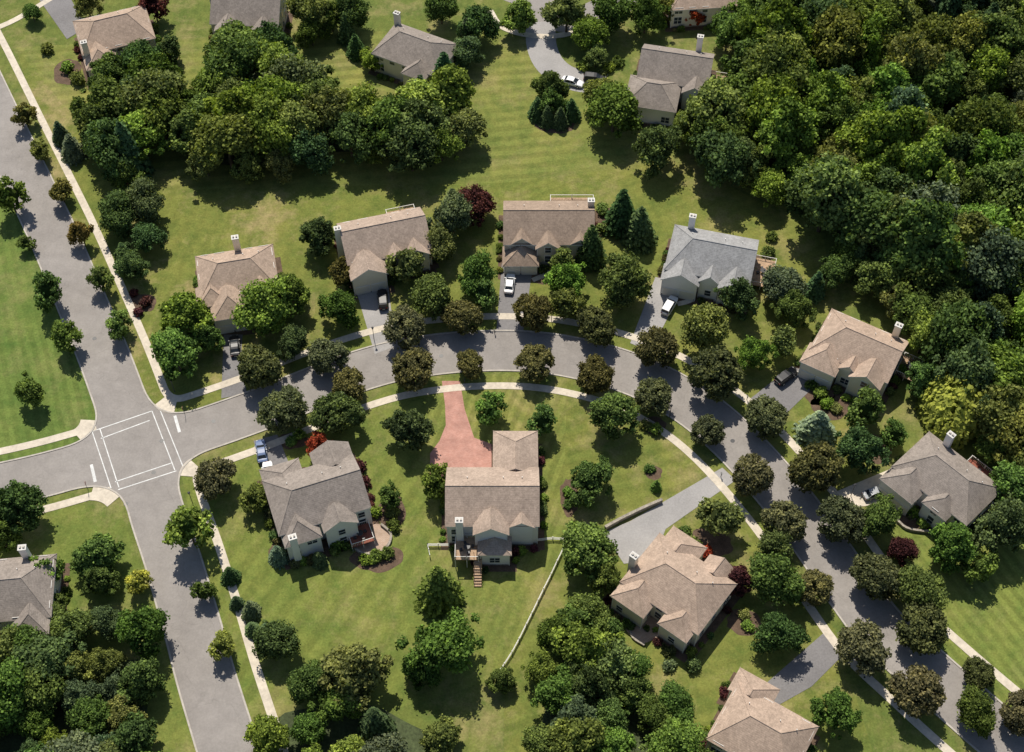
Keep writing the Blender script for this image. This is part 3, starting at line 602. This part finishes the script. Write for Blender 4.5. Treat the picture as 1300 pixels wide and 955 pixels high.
def willow(name,R,Ht,seed):
    global rng; rng=np.random.default_rng(seed); wood=MB(); wood.tube((0,0,-.2),(0,0,Ht*.6),.5,.3)
    P=[];T=[];NN=[]
    for i in range(480):
        a=rng.random()*6.283; r=R*math.sqrt(rng.random()); k=1+0.2*math.sin(3*a+1)
        x,y=r*k*math.cos(a),r*k*math.sin(a); zt=Ht*(1-0.55*(r/R)**2)+rng.normal()*0.5; ln=1.5+3.5*r/R*(0.6+.6*rng.random()); n=int(ln/0.28)
        z=zt-np.linspace(0,ln,n); P.append(np.stack([x+rng.normal(size=n)*.2+np.linspace(0,.4,n)*math.cos(a),y+rng.normal(size=n)*.2+np.linspace(0,.4,n)*math.sin(a),z],1))
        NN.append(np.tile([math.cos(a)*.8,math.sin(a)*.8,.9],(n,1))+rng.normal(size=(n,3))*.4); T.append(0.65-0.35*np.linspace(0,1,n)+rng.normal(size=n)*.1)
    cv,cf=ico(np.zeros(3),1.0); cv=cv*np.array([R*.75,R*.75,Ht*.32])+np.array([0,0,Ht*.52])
    return finish(name,quads(np.concatenate(P),np.concatenate(NN),.42,1.6,(0,0,1)),np.concatenate(T),wood,[(cv,cf)])
VAR={
 'street':[(decid('linden_mesh_%d'%i,4.0,3.6,4.6,64,0.95,9000,0.31,10+i,0.17),4.0,4.6) for i in range(5)],
 'broad':[(decid('broadleaf_mesh_%d'%i,5.0,5.0,7.0,[64,44,84,52,70,40,60,50,90,56][i],[1.4,1.8,1.15,1.6,1.25,1.9,1.5,1.6,1.1,1.5][i],10500,0.42,30+i,[.34,.5,.4,.6,.3,.5,.45,.38,.5,.65][i],False,[0,.15,.4,0,.5,.1,.25,0,.2,.1][i]),5.0,7.0) for i in range(10)],
 'young':[(decid('young_tree_mesh_%d'%i,2.2,2.6,3.4,26,0.78,2600,0.27,50+i,0.36),2.2,3.4) for i in range(4)],
 'conifer':[(conifer('conifer_mesh_%d'%i,3.2,10.5,34,17,0.42,70+i),3.2,3.6) for i in range(3)],
 'willow':[(willow('willow_mesh',5.0,9.5,80),5.0,5.0)],
 'shrub':[(decid('shrub_mesh_%d'%i,1.0,0.8,0.55,14,0.42,700,0.2,90+i,0.25,True),1.0,0.6) for i in range(4)],
}
NAMES={'street':'linden_tree','broad':'deciduous_tree','young':'young_tree','conifer':'conifer_tree','willow':'willow_tree','shrub':'shrub'}
CLR={'dark':(0.080,0.088,0.044),'olive':(0.098,0.126,0.042),'green':(0.070,0.112,0.032),'bright':(0.108,0.168,0.038),'deep':(0.052,0.086,0.034),
 'blue':(0.13,0.17,0.14),'spruce':(0.072,0.105,0.060),'purple':(0.062,0.026,0.032),'red':(0.16,0.04,0.022),'yellow':(0.16,0.195,0.05),'conif':(0.045,0.080,0.036),'rust':(0.105,0.095,0.035)}
def put(kind,x,y,s,clr,parent=None,zs=1.0,name=None):
    me=random.choice(VAR[kind])[0]
    o=bpy.data.objects.new(name or NAMES[kind],me); COL.objects.link(o); o.location=(x,y,0)
    o.rotation_euler=(0,0,random.uniform(0,6.28)); k=random.uniform(.90,1.12); o.scale=(s*k,s/k,s*zs*random.uniform(.90,1.10))
    c=CLR[clr]; j=random.uniform(.82,1.25); o.color=(c[0]*j*random.uniform(.88,1.18),c[1]*j,c[2]*j*random.uniform(.85,1.2),1)
    if parent: o.parent=parent
    return o
def tree(kind,u,v,r,clr,zs=1.0,name=None):
    _,R0,hc=VAR[kind][0]; s=r/scale_at(v)/R0*(0.96 if kind!='broad' else .90)
    x,y=G(u,v,hc*s*zs); return put(kind,x,y,s,clr,None,zs,name)

ST=[(328,467,28),(415,450,24),(513,415,27),(586,402,24),(676,397,24),(757,412,25),(834,442,26),(908,475,32),(972,528,27),(1035,596,31),(1068,660,30),(1112,732,30),(1172,797,32),(1243,855,20),(1300,905,28),
 (360,520,30),(443,490,22),(524,470,26),(597,462,18),(679,460,24),(755,475,24),(830,505,24),(898,548,20),(954,605,26),(996,662,27),(1033,745,24),(1096,822,32),(1165,880,32),(273,608,26)]
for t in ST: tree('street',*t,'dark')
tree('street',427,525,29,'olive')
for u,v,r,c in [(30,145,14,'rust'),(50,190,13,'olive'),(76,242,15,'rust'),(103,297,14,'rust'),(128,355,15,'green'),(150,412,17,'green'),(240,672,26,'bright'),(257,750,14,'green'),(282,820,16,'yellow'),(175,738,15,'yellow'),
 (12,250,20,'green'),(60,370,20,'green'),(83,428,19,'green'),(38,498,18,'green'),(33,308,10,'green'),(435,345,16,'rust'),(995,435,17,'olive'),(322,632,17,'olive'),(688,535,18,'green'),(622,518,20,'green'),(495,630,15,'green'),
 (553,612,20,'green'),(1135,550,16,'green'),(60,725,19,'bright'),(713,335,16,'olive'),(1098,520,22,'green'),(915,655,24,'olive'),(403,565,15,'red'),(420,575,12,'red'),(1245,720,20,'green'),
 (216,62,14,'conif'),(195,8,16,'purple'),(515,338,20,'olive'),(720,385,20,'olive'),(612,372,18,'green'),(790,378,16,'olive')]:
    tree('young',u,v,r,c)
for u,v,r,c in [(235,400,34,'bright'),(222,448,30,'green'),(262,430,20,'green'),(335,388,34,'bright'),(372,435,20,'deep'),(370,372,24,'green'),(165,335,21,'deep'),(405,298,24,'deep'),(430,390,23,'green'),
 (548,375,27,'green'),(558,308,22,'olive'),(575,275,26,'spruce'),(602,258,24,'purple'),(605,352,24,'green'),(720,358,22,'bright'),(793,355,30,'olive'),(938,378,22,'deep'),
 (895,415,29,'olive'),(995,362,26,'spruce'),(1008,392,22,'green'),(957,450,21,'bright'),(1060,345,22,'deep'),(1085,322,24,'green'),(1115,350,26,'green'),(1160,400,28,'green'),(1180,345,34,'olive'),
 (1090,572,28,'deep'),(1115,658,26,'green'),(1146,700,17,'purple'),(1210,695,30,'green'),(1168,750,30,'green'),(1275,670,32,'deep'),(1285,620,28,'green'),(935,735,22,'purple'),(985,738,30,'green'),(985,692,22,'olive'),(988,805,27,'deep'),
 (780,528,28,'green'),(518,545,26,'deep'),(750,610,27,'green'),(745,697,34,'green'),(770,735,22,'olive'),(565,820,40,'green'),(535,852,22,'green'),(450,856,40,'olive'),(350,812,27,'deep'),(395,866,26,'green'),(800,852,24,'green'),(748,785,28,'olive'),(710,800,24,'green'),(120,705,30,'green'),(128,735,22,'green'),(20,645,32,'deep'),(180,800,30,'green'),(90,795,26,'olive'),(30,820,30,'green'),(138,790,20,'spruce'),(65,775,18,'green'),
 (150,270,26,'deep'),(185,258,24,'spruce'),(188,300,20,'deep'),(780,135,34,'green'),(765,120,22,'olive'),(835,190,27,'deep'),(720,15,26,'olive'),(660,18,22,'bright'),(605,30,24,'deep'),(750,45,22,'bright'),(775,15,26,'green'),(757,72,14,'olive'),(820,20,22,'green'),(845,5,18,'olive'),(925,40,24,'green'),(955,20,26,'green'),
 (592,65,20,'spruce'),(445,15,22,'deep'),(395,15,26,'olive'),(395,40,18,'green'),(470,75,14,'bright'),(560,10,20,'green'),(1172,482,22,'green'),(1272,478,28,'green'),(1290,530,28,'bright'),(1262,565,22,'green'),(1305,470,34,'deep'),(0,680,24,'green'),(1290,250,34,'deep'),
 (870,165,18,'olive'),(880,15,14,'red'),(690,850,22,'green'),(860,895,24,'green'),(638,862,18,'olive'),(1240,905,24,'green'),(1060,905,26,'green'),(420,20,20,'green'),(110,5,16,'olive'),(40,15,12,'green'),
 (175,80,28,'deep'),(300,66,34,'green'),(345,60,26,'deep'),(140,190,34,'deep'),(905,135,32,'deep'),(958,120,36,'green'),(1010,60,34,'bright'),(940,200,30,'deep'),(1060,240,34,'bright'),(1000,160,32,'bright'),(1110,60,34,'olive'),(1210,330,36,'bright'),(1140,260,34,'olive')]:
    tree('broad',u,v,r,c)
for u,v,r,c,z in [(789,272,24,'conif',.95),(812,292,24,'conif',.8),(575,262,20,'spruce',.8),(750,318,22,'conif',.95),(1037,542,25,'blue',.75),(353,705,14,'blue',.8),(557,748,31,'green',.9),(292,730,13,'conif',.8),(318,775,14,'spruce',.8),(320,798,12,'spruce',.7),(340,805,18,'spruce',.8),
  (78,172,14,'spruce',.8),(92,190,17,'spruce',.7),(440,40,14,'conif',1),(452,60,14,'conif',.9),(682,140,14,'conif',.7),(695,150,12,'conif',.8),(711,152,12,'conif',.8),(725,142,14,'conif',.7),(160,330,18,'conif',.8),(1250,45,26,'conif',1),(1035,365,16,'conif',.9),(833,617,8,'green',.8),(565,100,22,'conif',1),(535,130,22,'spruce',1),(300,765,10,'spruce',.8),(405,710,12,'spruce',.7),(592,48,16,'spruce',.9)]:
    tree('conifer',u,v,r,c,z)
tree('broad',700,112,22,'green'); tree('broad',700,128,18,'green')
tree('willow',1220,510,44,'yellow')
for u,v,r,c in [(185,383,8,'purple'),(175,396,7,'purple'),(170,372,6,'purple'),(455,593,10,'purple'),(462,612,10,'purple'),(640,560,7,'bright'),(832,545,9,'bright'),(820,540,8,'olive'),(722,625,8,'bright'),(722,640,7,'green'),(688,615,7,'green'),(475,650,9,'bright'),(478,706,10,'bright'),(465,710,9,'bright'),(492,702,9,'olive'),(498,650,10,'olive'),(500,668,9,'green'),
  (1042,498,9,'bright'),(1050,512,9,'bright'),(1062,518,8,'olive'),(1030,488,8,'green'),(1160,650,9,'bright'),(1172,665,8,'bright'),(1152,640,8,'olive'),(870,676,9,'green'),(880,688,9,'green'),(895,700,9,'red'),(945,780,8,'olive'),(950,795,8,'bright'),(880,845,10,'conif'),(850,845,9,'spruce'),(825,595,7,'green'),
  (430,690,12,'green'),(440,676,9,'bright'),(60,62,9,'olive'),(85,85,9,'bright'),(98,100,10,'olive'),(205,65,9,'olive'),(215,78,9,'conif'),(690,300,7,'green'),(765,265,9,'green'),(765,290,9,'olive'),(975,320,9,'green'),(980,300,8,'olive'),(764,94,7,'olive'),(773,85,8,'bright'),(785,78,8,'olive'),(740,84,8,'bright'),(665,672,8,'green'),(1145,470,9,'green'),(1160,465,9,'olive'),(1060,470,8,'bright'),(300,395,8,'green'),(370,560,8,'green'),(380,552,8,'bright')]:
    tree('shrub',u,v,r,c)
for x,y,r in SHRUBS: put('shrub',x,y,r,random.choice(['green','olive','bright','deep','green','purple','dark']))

def woodland(fd,seed):
    rr=random.Random(seed); P=fd['G']; xs=[p[0] for p in P]; ys=[p[1] for p in P]; E=empty('woodland',(0,0,0)); pts=[]; tries=0
    while tries<6000:
        tries+=1; x=rr.uniform(min(xs),max(xs)); y=rr.uniform(min(ys),max(ys))
        if not inpoly(x,y,P): continue
        md=5.6*fd['n']*rr.uniform(.8,1.4)
        if any((x-a)**2+(y-b)**2<md*md for a,b in pts): continue
        pts.append((x,y))
        s=rr.uniform(.58,1.28)*fd.get('s',1.0)
        c=rr.choice(['green','green','deep','olive','olive','bright','green','spruce','bright'])
        if rr.random()<0.05: put('conifer',x,y,s*1.2,'conif',E,1.1)
        else: put('broad',x,y,s,c,E,rr.uniform(.95,1.35) if fd['h']>8 else 1.0)
    return E
for i,fd in enumerate(FOREST): woodland(fd,i+1)
E=empty('woodland',(0,0,0)); rr=random.Random(5)
for i in range(260):
    a=rr.uniform(0,6.283); r=rr.uniform(160,330); x=r*math.cos(a); y=30+r*math.sin(a)
    if min(np.min(np.hypot(A[:,0]-x,A[:,1]-y)),np.min(np.hypot(B[:,0]-x,B[:,1]-y)),np.min(np.hypot(C[:,0]-x,C[:,1]-y)))<10: continue
    put('broad',x,y,rr.uniform(.8,1.3),rr.choice(['green','deep','olive']),E,1.15)

# ---------------------------------------------------------------- light, sky, camera
el=math.radians(58); az=math.radians(-14)
w=bpy.data.worlds.new('World'); S.world=w; w.use_nodes=True; nt=w.node_tree
sky=nt.nodes.new('ShaderNodeTexSky'); sky.sky_type='NISHITA'; sky.sun_disc=False; sky.sun_elevation=el; sky.sun_rotation=az
bg=nt.nodes['Background']; nt.links.new(sky.outputs[0],bg.inputs[0]); bg.inputs[1].default_value=0.095
sd=bpy.data.lights.new('sun','SUN'); sd.energy=5.0; sd.angle=math.radians(0.5); sd.color=(1,0.94,0.83)
so=bpy.data.objects.new('sun',sd); COL.objects.link(so); so.location=(0,0,200)
tosun=Vector((math.sin(az)*math.cos(el),math.cos(az)*math.cos(el),math.sin(el)))
so.rotation_euler=(-tosun).to_track_quat('-Z','Y').to_euler()
cd=bpy.data.cameras.new('camera'); cam=bpy.data.objects.new('camera',cd); COL.objects.link(cam)
cd.sensor_width=36; cd.lens=50; cd.clip_end=8000; cd.clip_start=1
cam.location=(0,-H/math.tan(TH),H); cam.rotation_euler=(math.pi/2-TH,0,0)
S.camera=cam
S.view_settings.view_transform='Standard'; S.view_settings.look='None'; S.view_settings.exposure=0
